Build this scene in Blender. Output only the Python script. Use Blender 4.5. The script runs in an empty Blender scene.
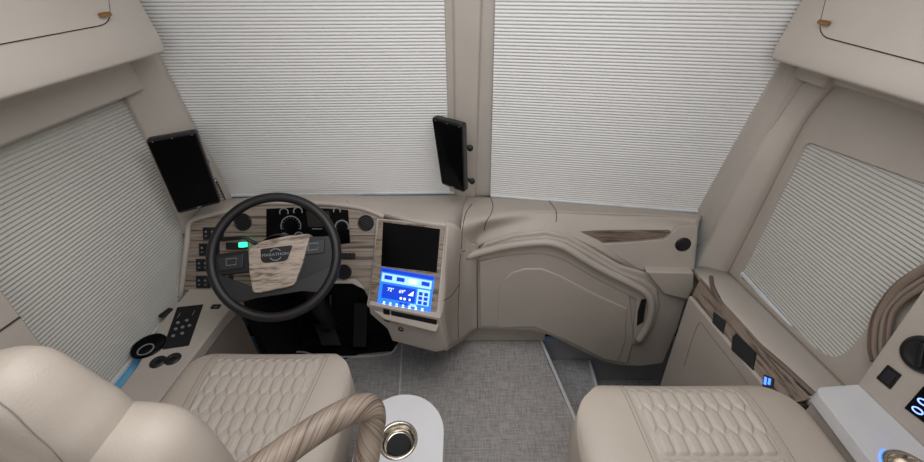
import bpy, bmesh, math, random
from mathutils import Vector, Matrix
random.seed(4)
C = bpy.context.scene.collection
PI = math.pi
# ------------------------------------------------------------------ camera
CAMH = 1.75; PITCH = math.radians(34.4); FL = 390.0
cd = bpy.data.cameras.new('camera'); cam = bpy.data.objects.new('camera', cd); C.objects.link(cam)
cam.location = (0, 0, CAMH); cam.rotation_euler = (PI/2 - PITCH, 0, 0)
cd.sensor_fit = 'HORIZONTAL'; cd.sensor_width = 36; cd.lens = 36*FL/924; cd.clip_start = .02
bpy.context.scene.camera = cam
sc = bpy.context.scene
sc.view_settings.view_transform = 'Standard'; sc.view_settings.look = 'None'
sc.view_settings.gamma = 1; sc.view_settings.exposure = 0
O = Vector((0, 0, CAMH))
FW = Vector((0, math.cos(PITCH), -math.sin(PITCH))); UP = Vector((0, math.sin(PITCH), math.cos(PITCH)))
def ray(px, py): return FW*FL + Vector((px-462, 0, 0)) - UP*(py-231)
def onz(px, py, z): r = ray(px, py); return O + r*((z-CAMH)/r.z)
def ony(px, py, y): r = ray(px, py); return O + r*(y/r.y)
def onx(px, py, x): r = ray(px, py); return O + r*(x/r.x)
class Pl:
    """a plane; u is its right hand direction, v its up direction, n faces the cabin"""
    def __init__(s, a, b, c):           # a top-left, b top-right, c a lower point
        s.o = a; s.u = (b-a).normalized(); n = (c-a).cross(b-a).normalized()
        if n.dot(O-a) < 0: n = -n
        s.n = n; s.v = n.cross(s.u).normalized()
    def hit(s, px, py, off=0.0):
        r = ray(px, py); return O + r*((s.o + s.n*off - O).dot(s.n)/r.dot(s.n))
    def at(s, c, du, dv, dn=0.0): return c + s.u*du + s.v*dv + s.n*dn
# ------------------------------------------------------------------ materials
def lin(c): return tuple(((v/255)/12.92 if v/255 <= .04045 else ((v/255+.055)/1.055)**2.4) for v in c) + (1,)
def mat(name, col, rough=.5, metal=0, emit=None, es=0, noise=None, bump=None, spec=.5, sheen=0):
    m = bpy.data.materials.new(name); m.use_nodes = True; nt = m.node_tree; b = nt.nodes['Principled BSDF']
    b.inputs['Base Color'].default_value = lin(col); b.inputs['Roughness'].default_value = rough
    b.inputs['Metallic'].default_value = metal; b.inputs['Specular IOR Level'].default_value = spec
    if emit: b.inputs['Emission Color'].default_value = lin(emit); b.inputs['Emission Strength'].default_value = es
    tc = nt.nodes.new('ShaderNodeTexCoord')
    if noise is None: noise = (12, .06)
    n = nt.nodes.new('ShaderNodeTexNoise'); n.inputs['Scale'].default_value = noise[0]; n.inputs['Detail'].default_value = 4
    nt.links.new(tc.outputs['Object'], n.inputs['Vector'])
    mx = nt.nodes.new('ShaderNodeMix'); mx.data_type = 'RGBA'
    k = 1-noise[1]*2
    mx.inputs['A'].default_value = lin([min(255, v*(1+noise[1]*.6)) for v in col]); mx.inputs['B'].default_value = lin([v*k for v in col])
    nt.links.new(n.outputs['Fac'], mx.inputs['Factor']); nt.links.new(mx.outputs['Result'], b.inputs['Base Color'])
    if bump:
        n2 = nt.nodes.new('ShaderNodeTexNoise'); n2.inputs['Scale'].default_value = bump[0]; n2.inputs['Detail'].default_value = 3
        nt.links.new(tc.outputs['Object'], n2.inputs['Vector'])
        bp = nt.nodes.new('ShaderNodeBump'); bp.inputs['Strength'].default_value = bump[1]; bp.inputs['Distance'].default_value = .002
        nt.links.new(n2.outputs['Fac'], bp.inputs['Height']); nt.links.new(bp.outputs['Normal'], b.inputs['Normal'])
    return m
def wood(name, ca, cb, sc3, rot=(0, 0, 0), rough=.45):
    m = bpy.data.materials.new(name); m.use_nodes = True; nt = m.node_tree; b = nt.nodes['Principled BSDF']
    b.inputs['Roughness'].default_value = rough
    tc = nt.nodes.new('ShaderNodeTexCoord'); mp = nt.nodes.new('ShaderNodeMapping')
    mp.inputs['Rotation'].default_value = rot
    nt.links.new(tc.outputs['Object'], mp.inputs['Vector'])
    sc_ = nt.nodes.new('ShaderNodeVectorMath'); sc_.operation = 'MULTIPLY'; sc_.inputs[1].default_value = sc3
    nt.links.new(mp.outputs['Vector'], sc_.inputs[0])
    n = nt.nodes.new('ShaderNodeTexNoise'); n.inputs['Scale'].default_value = 1; n.inputs['Detail'].default_value = 5; n.inputs['Distortion'].default_value = .15
    nt.links.new(sc_.outputs['Vector'], n.inputs['Vector'])
    n2 = nt.nodes.new('ShaderNodeTexNoise'); n2.inputs['Scale'].default_value = 3.2; n2.inputs['Detail'].default_value = 2
    nt.links.new(sc_.outputs['Vector'], n2.inputs['Vector'])
    ad = nt.nodes.new('ShaderNodeMath'); ad.operation = 'MULTIPLY_ADD'; ad.inputs[1].default_value = .45
    nt.links.new(n2.outputs['Fac'], ad.inputs[0]); nt.links.new(n.outputs['Fac'], ad.inputs[2])
    r = nt.nodes.new('ShaderNodeValToRGB'); e = r.color_ramp.elements
    e[0].position = .58; e[0].color = lin(cb); e[1].position = .84; e[1].color = lin(ca)
    q = e.new(.69); q.color = lin([(x*.75+y*.25) for x, y in zip(ca, cb)])
    nt.links.new(ad.outputs[0], r.inputs[0]); nt.links.new(r.outputs[0], b.inputs['Base Color'])
    return m
def wooduv(name, ca, cb, su, sv, tw):
    m = wood(name, ca, cb, (1, 1, 1)); nt = m.node_tree
    uv = nt.nodes.new('ShaderNodeUVMap'); sp = nt.nodes.new('ShaderNodeSeparateXYZ'); nt.links.new(uv.outputs[0], sp.inputs[0])
    a = nt.nodes.new('ShaderNodeMath'); a.operation = 'MULTIPLY_ADD'; a.inputs[1].default_value = tw; nt.links.new(sp.outputs[0], a.inputs[0]); nt.links.new(sp.outputs[1], a.inputs[2])
    c = nt.nodes.new('ShaderNodeCombineXYZ'); nt.links.new(sp.outputs[0], c.inputs[0]); nt.links.new(a.outputs[0], c.inputs[1])
    v = [n for n in nt.nodes if n.bl_idname == 'ShaderNodeVectorMath'][0]
    for l in list(v.inputs[0].links): nt.links.remove(l)
    nt.links.new(c.outputs[0], v.inputs[0]); v.inputs[1].default_value = (su, sv, 1)
    return m
def weave(name, col, dark):
    m = bpy.data.materials.new(name); m.use_nodes = True; nt = m.node_tree; b = nt.nodes['Principled BSDF']
    b.inputs['Roughness'].default_value = .7; b.inputs['Specular IOR Level'].default_value = .25
    tc = nt.nodes.new('ShaderNodeTexCoord'); outs = []
    for s in ((420, 30, 1), (30, 420, 1), (150, 12, 1), (12, 150, 1)):
        v = nt.nodes.new('ShaderNodeVectorMath'); v.operation = 'MULTIPLY'; v.inputs[1].default_value = s
        nt.links.new(tc.outputs['Object'], v.inputs[0])
        n = nt.nodes.new('ShaderNodeTexNoise'); n.inputs['Scale'].default_value = 1; n.inputs['Detail'].default_value = 2
        nt.links.new(v.outputs[0], n.inputs['Vector']); outs.append(n)
    acc = outs[0].outputs['Fac']
    for n in outs[1:]:
        a = nt.nodes.new('ShaderNodeMath'); nt.links.new(acc, a.inputs[0]); nt.links.new(n.outputs['Fac'], a.inputs[1]); acc = a.outputs[0]
    r = nt.nodes.new('ShaderNodeMapRange'); r.inputs[1].default_value = 1.6; r.inputs[2].default_value = 2.4
    nt.links.new(acc, r.inputs[0])
    mx = nt.nodes.new('ShaderNodeMix'); mx.data_type = 'RGBA'; mx.inputs['A'].default_value = lin(dark); mx.inputs['B'].default_value = lin(col)
    nt.links.new(r.outputs[0], mx.inputs['Factor']); nt.links.new(mx.outputs['Result'], b.inputs['Base Color'])
    return m
BEIGE = mat('beige_vinyl', (183, 174, 164), .5, noise=(7, .03), bump=(380, .25))
WALLB = mat('beige_trim_panel', (188, 180, 170), .55, noise=(5, .03), bump=(300, .2))
LEATH = mat('beige_leather', (188, 177, 165), .46, noise=(6, .03), bump=(260, .3))
LEATH2 = mat('quilted_leather', (192, 182, 171), .4, noise=(6, .03), bump=(420, .5))
TAUPE = mat('taupe_panel', (142, 130, 119), .6, noise=(5, .05))
SEAM = mat('seam_shadow_gap', (62, 52, 46), .8)
BLACK = mat('black_plastic', (26, 26, 28), .38)
MATTE = mat('black_matte', (14, 14, 15), .75)
CARPET = mat('black_footwell_carpet', (13, 13, 15), .95, noise=(150, .3))
GLOSS = mat('black_screen_glass', (6, 6, 9), .22, spec=.15)
RIMM = mat('black_leather_rim', (23, 21, 22), .42, bump=(500, .4))
DGREY = mat('dark_grey_plastic', (38, 38, 42), .45)
SILV = mat('silver_print', (150, 155, 160), .35, metal=.3)
STEEL = mat('brushed_steel', (200, 192, 180), .2, metal=1)
BRASS = mat('brass', (176, 128, 84), .3, metal=.9)
WHITE = mat('white_solid_surface', (214, 214, 216), .25, noise=(9, .02))
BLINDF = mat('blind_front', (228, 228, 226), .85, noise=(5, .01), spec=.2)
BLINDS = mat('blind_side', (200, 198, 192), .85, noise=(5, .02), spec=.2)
RAIL = mat('white_blind_rail', (230, 234, 236), .4)
WOODX = wood('grey_brown_wood_shaded', (152, 139, 126), (80, 68, 60), (2.4, 80, 100))  # fascia wood, darkened to carry the shade of the dash lip
WOODS = wood('grey_brown_wood_bezel', (150, 136, 122), (88, 75, 65), (6, 60, 90))
WOODY = wood('grey_brown_wood_along', (136, 120, 107), (74, 62, 54), (150, 3, 100))
WOODA = wooduv('grey_brown_wood_armrest', (158, 142, 127), (76, 63, 54), 4, 30, 4.5)
WOODC = wooduv('grey_brown_wood_curved', (140, 124, 112), (78, 66, 58), 2, 8, .4)
FLOOR = weave('woven_vinyl_floor', (196, 191, 187), (142, 138, 135))
METALT = mat('pale_edge_trim', (222, 222, 222), .45)
STEPW = mat('grey_step_riser', (178, 178, 184), .6)
BLUE = mat('screen_blue', (30, 100, 225), .3, emit=(38, 118, 240), es=1.1)
BLUED = mat('screen_deep_blue', (10, 50, 170), .3, emit=(14, 60, 190), es=1.0)
BLUEL = mat('screen_pale_blue', (150, 200, 255), .3, emit=(150, 200, 255), es=1.05)
WHITEL = mat('screen_white', (235, 245, 255), .3, emit=(235, 245, 255), es=1.2)
LEDB = mat('blue_led', (60, 110, 255), .3, emit=(60, 110, 255), es=3)
GREENL = mat('green_lamp', (60, 255, 190), .3, emit=(60, 255, 190), es=1.6)
CYAN = mat('ledge_daylight_tint', (120, 180, 205), .4)  # cyan stands in for blue daylight falling on the ledge
glass = bpy.data.materials.new('window_glass'); glass.use_nodes = True
_nt = glass.node_tree; _o = _nt.nodes['Material Output']; _nt.nodes.remove(_nt.nodes['Principled BSDF'])
_t = _nt.nodes.new('ShaderNodeBsdfTransparent'); _g = _nt.nodes.new('ShaderNodeBsdfGlossy'); _g.inputs['Roughness'].default_value = .03
_m = _nt.nodes.new('ShaderNodeMixShader'); _m.inputs[0].default_value = .06; _t.inputs[0].default_value = (.7, .85, .95, 1)
_nt.links.new(_t.outputs[0], _m.inputs[1]); _nt.links.new(_g.outputs[0], _m.inputs[2]); _nt.links.new(_m.outputs[0], _o.inputs[0])
# ------------------------------------------------------------------ object helpers
bpy.context.view_layer.update()
def obj(name, bm, m, parent=None, smooth=False, bevel=0, seg=2, label=None, kind=None, sub=0):
    bmesh.ops.recalc_face_normals(bm, faces=bm.faces[:])
    me = bpy.data.meshes.new(name)
    loc = Vector((0, 0, 0))
    if parent is not None: loc = wloc(parent)
    bm.transform(Matrix.Translation(-loc)); bm.to_mesh(me); bm.free()
    me.materials.append(m)
    for p in me.polygons: p.use_smooth = smooth
    o = bpy.data.objects.new(name, me); C.objects.link(o)
    if parent is not None: o.parent = parent
    if bevel:
        md = o.modifiers.new('bevel', 'BEVEL'); md.width = bevel; md.segments = seg; md.limit_method = 'ANGLE'; md.angle_limit = math.radians(35)
        for p in me.polygons: p.use_smooth = True
        w = o.modifiers.new('wn', 'WEIGHTED_NORMAL'); w.keep_sharp = False
    if sub:
        md = o.modifiers.new('sub', 'SUBSURF'); md.levels = sub; md.render_levels = sub
    if label: o['label'] = label
    if kind: o['kind'] = kind
    return o
def wloc(o):
    v = Vector((0, 0, 0))
    while o is not None: v += o.location; o = o.parent
    return v
def thing(name, label, cat, loc, group=None):
    o = bpy.data.objects.new(name, None); C.objects.link(o); o.location = loc; o.empty_display_size = .05
    o['label'] = label; o['category'] = cat
    if group: o['group'] = group
    return o
def tag(o, label, cat, group=None):
    o['label'] = label; o['category'] = cat
    if group: o['group'] = group
    return o
def prism(bm, pts, ext):
    vs = [bm.verts.new(p) for p in pts]; ws = [bm.verts.new(p+ext) for p in pts]; n = len(pts)
    bm.faces.new(vs); bm.faces.new(ws[::-1])
    for i in range(n): bm.faces.new([vs[i], ws[i], ws[(i+1) % n], vs[(i+1) % n]])
def plate(pl, px, off=0.0, th=.01, bm=None):
    """outline given on a plane, top surface at off, thickness th behind it"""
    bm = bm or bmesh.new(); prism(bm, [pl.hit(x, y, off) for x, y in px], -pl.n*th); return bm
def rect(pl, c, w, h, off, th, bm=None, rot=0):
    bm = bm or bmesh.new(); cr, sr = math.cos(rot), math.sin(rot)
    P = [pl.at(c, a*cr-b*sr, a*sr+b*cr, off) for a, b in ((-w/2, h/2), (w/2, h/2), (w/2, -h/2), (-w/2, -h/2))]
    prism(bm, P, -pl.n*th); return bm
def box(x0, x1, y0, y1, z0, z1, bm=None):
    bm = bm or bmesh.new()
    prism(bm, [Vector((x0, y0, z0)), Vector((x1, y0, z0)), Vector((x1, y1, z0)), Vector((x0, y1, z0))], Vector((0, 0, z1-z0))); return bm
def lathe(c, n, prof, seg=32, bm=None, sx=1, sy=1):
    """prof = [(r, h)...] about axis n through c"""
    bm = bm or bmesh.new(); n = n.normalized()
    a = n.orthogonal().normalized() if abs(n.x) > .9 else Vector((1, 0, 0)); a = (a-n*a.dot(n)).normalized(); b = n.cross(a)
    rings = []
    for r, h in prof:
        if r < 1e-5: rings.append([bm.verts.new(c+n*h)])
        else: rings.append([bm.verts.new(c+n*h+a*(r*sx*math.cos(2*PI*k/seg))+b*(r*sy*math.sin(2*PI*k/seg))) for k in range(seg)])
    for A, B in zip(rings, rings[1:]):
        for k in range(seg):
            if len(A) == 1 and len(B) == 1: continue
            if len(A) == 1: bm.faces.new([A[0], B[k], B[(k+1) % seg]])
            elif len(B) == 1: bm.faces.new([A[k], A[(k+1) % seg], B[0]])
            else: bm.faces.new([A[k], A[(k+1) % seg], B[(k+1) % seg], B[k]])
    return bm
def cr(pts, n):
    """Catmull-Rom resample of a list of vectors, n points a span"""
    out = []; P = [pts[0]*2-pts[1]] + list(pts) + [pts[-1]*2-pts[-2]]
    for i in range(1, len(P)-2):
        for k in range(n):
            t = k/n; a, b, c, d = P[i-1:i+3]
            out.append(.5*((2*b)+(c-a)*t+(2*a-5*b+4*c-d)*t*t+(3*b-a-3*c+d)*t**3))
    out.append(pts[-1]); return out
def tube(path, r, seg=14, closed=False, bm=None, flat=1.0, upv=None, cap=True):
    bm = bm or bmesh.new(); n = len(path); rings = []
    rr = r if callable(r) else (lambda t: r)
    prev = None
    for i, p in enumerate(path):
        if closed: t = (path[(i+1) % n]-path[i-1]).normalized()
        else: t = (path[min(i+1, n-1)]-path[max(i-1, 0)]).normalized()
        if upv is not None: a = (upv-t*upv.dot(t)).normalized()
        elif prev is None: a = t.orthogonal().normalized()
        else: a = (prev-t*prev.dot(t)).normalized()
        prev = a; b = t.cross(a); q = rr(i/max(1, n-1))
        rings.append([bm.verts.new(p+a*(q*flat*math.cos(2*PI*k/seg))+b*(q*math.sin(2*PI*k/seg))) for k in range(seg)])
    m = n if closed else n-1
    for i in range(m):
        A, B = rings[i], rings[(i+1) % n]
        for k in range(seg): bm.faces.new([A[k], A[(k+1) % seg], B[(k+1) % seg], B[k]])
    if not closed and cap: bm.faces.new(rings[0][::-1]); bm.faces.new(rings[-1])
    ul = bm.loops.layers.uv.verify(); bm.verts.index_update(); pos = {}; L = 0
    for i, rg in enumerate(rings):
        if i: L += (path[i]-path[i-1]).length
        for k, v_ in enumerate(rg): pos[v_] = (L, k/seg)
    for f in bm.faces:
        vs = [pos.get(l.vert, (0, 0)) for l in f.loops]; wrap = max(x[1] for x in vs)-min(x[1] for x in vs) > .5
        for l, x in zip(f.loops, vs): 
            if l.vert in pos: l[ul].uv = (x[0], x[1]+(1 if wrap and x[1] < .5 else 0))
    return bm
def grid(rows, bm=None):
    bm = bm or bmesh.new(); V = [[bm.verts.new(p) for p in r] for r in rows]
    for A, B in zip(V, V[1:]):
        for k in range(len(A)-1): bm.faces.new([A[k], A[k+1], B[k+1], B[k]])
    return bm
def loft(rows, nu=5, nv=5):
    R = [cr(r, nu) for r in rows]; cols = list(zip(*R)); cols = [cr(list(c), nv) for c in cols]
    return grid([list(r) for r in zip(*cols)])
def solid(o, th, off=-1):
    md = o.modifiers.new('thick', 'SOLIDIFY'); md.thickness = th; md.offset = off; return o
def text(name, s, pl, c, size, m, parent, off=.001, th=.0006, rot=0, sx=1):
    cu = bpy.data.curves.new(name, 'FONT'); cu.body = s; cu.size = size; cu.align_x = 'CENTER'; cu.align_y = 'CENTER'; cu.extrude = th; cu.resolution_u = 3
    t = bpy.data.objects.new(name, cu); C.objects.link(t); bpy.context.view_layer.update()
    me = bpy.data.meshes.new_from_object(t); bpy.data.objects.remove(t)
    bm = bmesh.new(); bm.from_mesh(me)
    for v in bm.verts:
        x, y = v.co.x*sx, v.co.y; x, y = x*math.cos(rot)-y*math.sin(rot), x*math.sin(rot)+y*math.cos(rot)
        v.co = pl.at(c, x, y, off+v.co.z)
    return obj(name, bm, m, parent)
def holed(outer, inner, n, th):
    """flat board with a hole, both loops 3-D points on one plane, thickness th along -n"""
    bm = bmesh.new()
    def loop(P): vs = [bm.verts.new(p) for p in P]; return [bm.edges.new((vs[i], vs[(i+1) % len(vs)])) for i in range(len(vs))]
    E = loop(outer) + loop(inner)
    bmesh.ops.triangle_fill(bm, use_beauty=True, edges=E)
    fs = bm.faces[:]
    r = bmesh.ops.extrude_face_region(bm, geom=fs)
    for v in [g for g in r['geom'] if isinstance(g, bmesh.types.BMVert)]: v.co -= n*th
    bmesh.ops.delete(bm, geom=[f for f in fs if not f.is_valid] , context='FACES') if False else None
    return bm
def rounded(pts, r, n=6):
    """round the corners of a 3-D polygon"""
    out = []; N = len(pts)
    for i in range(N):
        p, a, b = pts[i], pts[i-1], pts[(i+1) % N]; rr = r[i] if isinstance(r, (list, tuple)) else r
        da, db = (a-p), (b-p); q = min(rr, da.length*.49, db.length*.49)
        if q < 1e-4: out.append(p); continue
        s, e = p+da.normalized()*q, p+db.normalized()*q
        for k in range(n+1):
            t = k/n; out.append(s*(1-t)**2+p*2*t*(1-t)+e*t*t)
    return out
V = Vector
def seam(name, objs, px, r, m, parent=None, n=6, kind=None):
    """a thin groove line lying on the surface of built objects"""
    bpy.context.view_layer.update(); dg_ = bpy.context.evaluated_depsgraph_get(); P = []
    for q in cr([V((x, y, 0)) for x, y in px], n):
        d_ = ray(q.x, q.y).normalized(); best = None
        for o in objs:
            ev = o.evaluated_get(dg_); iv = o.matrix_world.inverted()
            ok, loc, nn, _ = ev.ray_cast(iv @ O, d_)
            if ok:
                w_ = o.matrix_world @ loc
                if best is None or (w_-O).length < (best-O).length: best = w_
        if best is not None: P.append(best-d_*.0008)
    return obj(name, tube(P, r, 6), m, parent, kind=kind)
# ------------------------------------------------------------------ room shell
WX = 1.27
def wsY(x): return 1.64-.04*(-x/1.06) if x < 0 else 1.64-.175*(x/1.03)      # foot of the windscreen
RK = .19
# floor with the step well cut out on the right
f0 = onz(540, 337, 0); f1 = onz(578, 425, 0); d = (f1-f0).normalized(); f2 = f0+d*1.6
bm = bmesh.new(); prism(bm, [V((-WX, -2, 0)), V((f2.x+.3, -2, 0)), V((f2.x, f2.y, 0)), V((f0.x, 1.49, 0)), V((-WX, 1.49, 0))], V((0, 0, -.03)))
obj('floor', bm, FLOOR, kind='structure')
bm = bmesh.new(); s0 = onz(590, 360, -.2); s1 = onz(597, 385, -.2); sd = (s1-s0).normalized(); s2 = s0+sd*1.6
prism(bm, [V((f0.x-.02, 1.488, -.2)), V((s0.x, 1.488, -.2)), s2, V((f2.x-.02, f2.y, -.2))], V((0, 0, -.03)))
obj('floor', bm, FLOOR, kind='structure')
obj('floor', box(.4, WX, -2, 1.49, -.43, -.4), FLOOR, kind='structure')
# risers and edge trims
bm = bmesh.new(); prism(bm, [f0, f2, f2+V((0, 0, -.2)), f0+V((0, 0, -.2))], V((-.015, 0, 0)))
obj('trim_1', bm, STEPW, kind='structure')
bm = bmesh.new(); prism(bm, [V((s0.x, 1.488, -.2)), s2, s2+V((0, 0, -.2)), V((s0.x, 1.488, -.4))], V((-.015, 0, 0)))
obj('trim_2', bm, STEPW, kind='structure')
def strip(a, b, w, h, name, m=METALT):
    t = (b-a).normalized(); s = t.cross(V((0, 0, 1))); bm = bmesh.new()
    prism(bm, [a-s*w/2, a+s*w/2, b+s*w/2, b-s*w/2], V((0, 0, h))); return obj(name, bm, m, kind='structure', bevel=.001)
strip(f0+V((-.004, 0, -.002)), f2, .016, .006, 'trim_3')
strip(s0+V((-.006, 0, -.002)), s2+V((0, 0, -.002)), .016, .006, 'trim_4')
strip(onz(402, 345, 0), onz(396, 462, 0), .008, .003, 'trim_5')
obj('wall_front', box(-WX, WX, 1.49, 1.52, -.43, -.03), STEPW, kind='structure')
obj('wall_front', box(-WX, WX, 1.80, 1.83, -.03, .83), MATTE, kind='structure')
obj('wall_front', box(-WX, WX, 1.52, 1.80, -.05, -.02), MATTE, kind='structure')
obj('wall_front', box(-WX, WX, 1.30, 1.33, 2.0, 2.16), WALLB, kind='structure')
obj('wall_back', box(-WX, WX, -2.03, -2, -.43, 2.16), WALLB, kind='structure')
obj('ceiling', box(-WX, WX, -2, 1.32, 2.12, 2.16), mat('ceiling_panel', (220, 218, 216), .7), kind='structure')
nL = V((1, 0, 0)); nR = V((-1, 0, 0))
# left wall with its window opening (behind the blind)
def yz(x, L): return [V((x, a, b)) for a, b in L]
bm = holed(yz(-WX, [(-2, -.03), (1.8, -.03), (1.8, .83), (1.32, 2.16), (-2, 2.16)]), yz(-WX, [(.35, .562), (1.32, .562), (1.42, 1.36), (.35, 1.36)]), nL, .03)
obj('wall_left', bm, WALLB, kind='structure')
obj('window_1', box(-WX-.028, -WX-.02, .3, 1.45, .5, 1.45), glass, kind='structure')
bm = holed(yz(WX, [(-2, -.43), (1.8, -.43), (1.8, .83), (1.32, 2.16), (-2, 2.16)]), yz(WX, [(.7, .68), (1.30, .68), (1.30, 1.34), (.7, 1.34)]), nR, .03)
obj('wall_right', bm, WALLB, kind='structure')
obj('window_2', box(WX+.02, WX+.028, .6, 1.38, .6, 1.45), glass, kind='structure')
# windscreen panes just beyond the blinds
for i, (xa, xb) in enumerate(((-1.2, -.002), (.002, 1.2))):
    bm = bmesh.new(); g = .05
    P = [V((xa, wsY(xa)+g, .83)), V((xb, wsY(xb)+g, .83)), V((xb, wsY(xb)+g-RK*1.25, 2.08)), V((xa, wsY(xa)+g-RK*1.25, 2.08))]
    prism(bm, P, V((0, .006, 0))); obj('window_%d' % (i+3), bm, glass, kind='structure')
# ------------------------------------------------------------------ front pillars
wl = Pl(V((-1.06, wsY(-1.06)-RK*.65, 1.5)), V((0, 1.64-RK*.65, 1.5)), V((0, 1.64, .85)))
wr = Pl(V((0, 1.64-RK*.65, 1.5)), V((1.03, wsY(1.03)-RK*.65, 1.5)), V((0, 1.64, .85)))
bm = bmesh.new()          # centre pillar, three ribs
def cy(z, dy=0): return 1.64-RK*(z-.85)-dy
for a, b, t in ((-.058, .136, .010), (-.022, .112, .024), (.026, .088, .030)):
    pass
def pillar(name, secs, m=WALLB, bev=.006):
    bm = bmesh.new(); R = [[p for p in s] for s in secs]
    R = [s+[s[0]] for s in R]; grid(R, bm); bmesh.ops.remove_doubles(bm, verts=bm.verts, dist=1e-5)
    bm.verts.ensure_lookup_table()
    return obj(name, bm, m, kind='structure', bevel=bev)
def csec(z):
    y = cy(z); xs = [(-.060, .004), (-.058, -.012), (-.030, -.014), (-.026, -.030), (.060, -.034), (.066, -.016), (.146-.012*(z-.85), -.014), (.150-.012*(z-.85), .004)]
    return [V((x, y+dy, z)) for x, dy in xs]
pillar('trim_6', [csec(.84), csec(1.2), csec(1.6), csec(2.06)])
LA = [ony(813, 79, 1.30), ony(799, 89, 1.32), ony(780, 116, 1.33), ony(759, 148, 1.33), ony(732, 198, 1.33), ony(710, 240, 1.33), ony(695, 268, 1.33), ony(690, 300, 1.30)]
def laz(z):
    if z >= LA[1].z: return LA[1].lerp(LA[2], (z-LA[1].z)/(LA[2].z-LA[1].z))
    for p, q in zip(LA[1:], LA[2:]):
        if z >= q.z: return p.lerp(q, (z-p.z)/(q.z-p.z))
    return LA[-1]
def rsec(ax, ay, z):
    e = laz(z)+V((-.003, .002, 0)); a_ = V((ax, ay-.004, z)); e.z = z
    return [V((ax, ay+.01, z)), a_, a_.lerp(e, .25)+V((.004, 0, 0)), a_.lerp(e, .55)+V((-.004, 0, 0)), e, V((1.14, e.y+.01, z)), V((1.14, ay+.02, z))]
def psec(ax, ay, z, s):   # left / right A pillar section in the corner
    f = .095+max(-.05, 1.37-z)*.27; e = V((s*1.17, ay-f, z)); a_ = V((ax, ay-.03, z))
    return [V((ax, ay-.004, z)), a_, a_.lerp(e, .5)+V((-s*.012, -.012, 0)), e, V((s*1.26, ay-f+.02, z)), V((s*1.26, ay+.02, z))]
def edge(pl, px, py): return pl.hit(px, py)
LB = edge(wl, 233, 197); LT = edge(wl, 143, 20); RB = edge(wr, 697, 212); RT = edge(wr, 776, 70)
def lp(z): t = (z-LB.z)/(LT.z-LB.z); return LB.lerp(LT, t)
def rp(z): t = (z-RB.z)/(RT.z-RB.z); return RB.lerp(RT, t)
pillar('trim_7', [psec(lp(z).x, lp(z).y, z, -1) for z in (.80, 1.2, 1.6, 2.06)])
pillar('trim_8', [rsec(rp(z).x, rp(z).y, z) for z in (.45, .80, 1.2, 1.6, 2.06)])
# ------------------------------------------------------------------ pleated blinds
PITCHP = .0108
def pleats(f, z0, z1, n, dep, cols, pitch=.0112):
    """f(z,t) -> point, n outward normal"""
    rows = []; k = int(round((z1-z0)/pitch)); prof = [(0, 0), (.12, .42), (.32, .88), (.5, 1.0), (.68, .88), (.88, .42)]
    for i in range(k):
        for a, h in prof:
            z = z0+(i+a)*(z1-z0)/k; rows.append([f(z, t/cols)+n*(dep*h) for t in range(cols+1)])
    rows.append([f(z1, t/cols) for t in range(cols+1)])
    return grid(rows)
def front_blind(pl, l, r, name_label, zb, zt, lf, rf):
    t = thing('pleated_blind', name_label, 'blind', l(zb).lerp(r(zb), .5), 'pleated window blinds')
    f = lambda z, s: l(z).lerp(r(z), s)
    o = obj('pleated_fabric', pleats(f, zb+.012, zt, pl.n, .006, 12), BLINDF, t, smooth=True)
    bm = bmesh.new(); a, b = l(zb), r(zb); prism(bm, [a, b, r(zb+.014), l(zb+.014)], pl.n*.012)
    obj('bottom_rail', bm, RAIL, t, bevel=.003)
off = -.004
cb = wl.hit(452, 193, 0); ct = wl.hit(446, 3, 0)
def cl(z): q = (z-cb.z)/(ct.z-cb.z); return cb.lerp(ct, q)+V((.012, 0, 0))
def ll(z): return lp(z)+V((-.03, .004, 0))
front_blind(wl, ll, cl, 'large off-white pleated windscreen blind on the left, above the steering wheel', LB.z+.003, 2.05, 0, 0)
db = wr.hit(493, 195, 0); dt = wr.hit(499, 3, 0)
def dl(z): q = (z-db.z)/(dt.z-db.z); return db.lerp(dt, q)+V((-.012, 0, 0))
def rr_(z): return rp(z)+V((.03, .004, 0))
def sz(z, t): return z
# the right hand blind's foot falls slightly outward, follows the dash
t = thing('pleated_blind', 'large off-white pleated windscreen blind on the right, above the passenger side dash', 'blind', db.lerp(RB, .5), 'pleated window blinds')
def fr(z, s): return dl(z+0).lerp(rr_(z), s)
zb = min(db.z, RB.z)-.004
obj('pleated_fabric', pleats(fr, zb+.012, 2.05, wr.n, .006, 12), BLINDF, t, smooth=True)
bm = bmesh.new(); prism(bm, [fr(zb, 0), fr(zb, 1), fr(zb+.014, 1), fr(zb+.014, 0)], wr.n*.012); obj('bottom_rail', bm, RAIL, t, bevel=.003)
# side blinds
XL = -1.195
a = onx(130, 92, XL); b = onx(183, 238, XL); c = onx(104, 389, XL)
zlb = onx(104, 391, XL).z
def lfront(z): q = (z-b.z)/(a.z-b.z); return b.y+(a.y-b.y)*q
t = thing('pleated_blind', 'greenish-grey pleated blind over the left side window beside the driver seat', 'blind', V((XL, .8, zlb)), 'pleated window blinds')
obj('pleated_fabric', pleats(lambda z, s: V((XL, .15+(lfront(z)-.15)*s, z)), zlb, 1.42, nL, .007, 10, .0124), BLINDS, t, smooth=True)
obj('bottom_rail', box(XL+.002, XL+.012, .15, 1.30, zlb-.006, zlb+.006), RAIL, t)
XR = 1.165
t = thing('pleated_blind', 'greenish-grey pleated blind inside the rounded right side window', 'blind', V((XR, 1, .7)), 'pleated window blinds')
br = onx(760, 236, XR); tr = onx(804, 146, XR)
def rfront(z): q = (z-br.z)/(tr.z-br.z); return br.y+(tr.y-br.y)*q+.004
zr = onx(739, 276, 1.15).z+.022
obj('pleated_fabric', pleats(lambda z, s: V((XR, .6+(rfront(z)-.6)*s, z)), zr, 1.36, nR, .007, 10, .0124), BLINDS, t, smooth=True)
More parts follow.
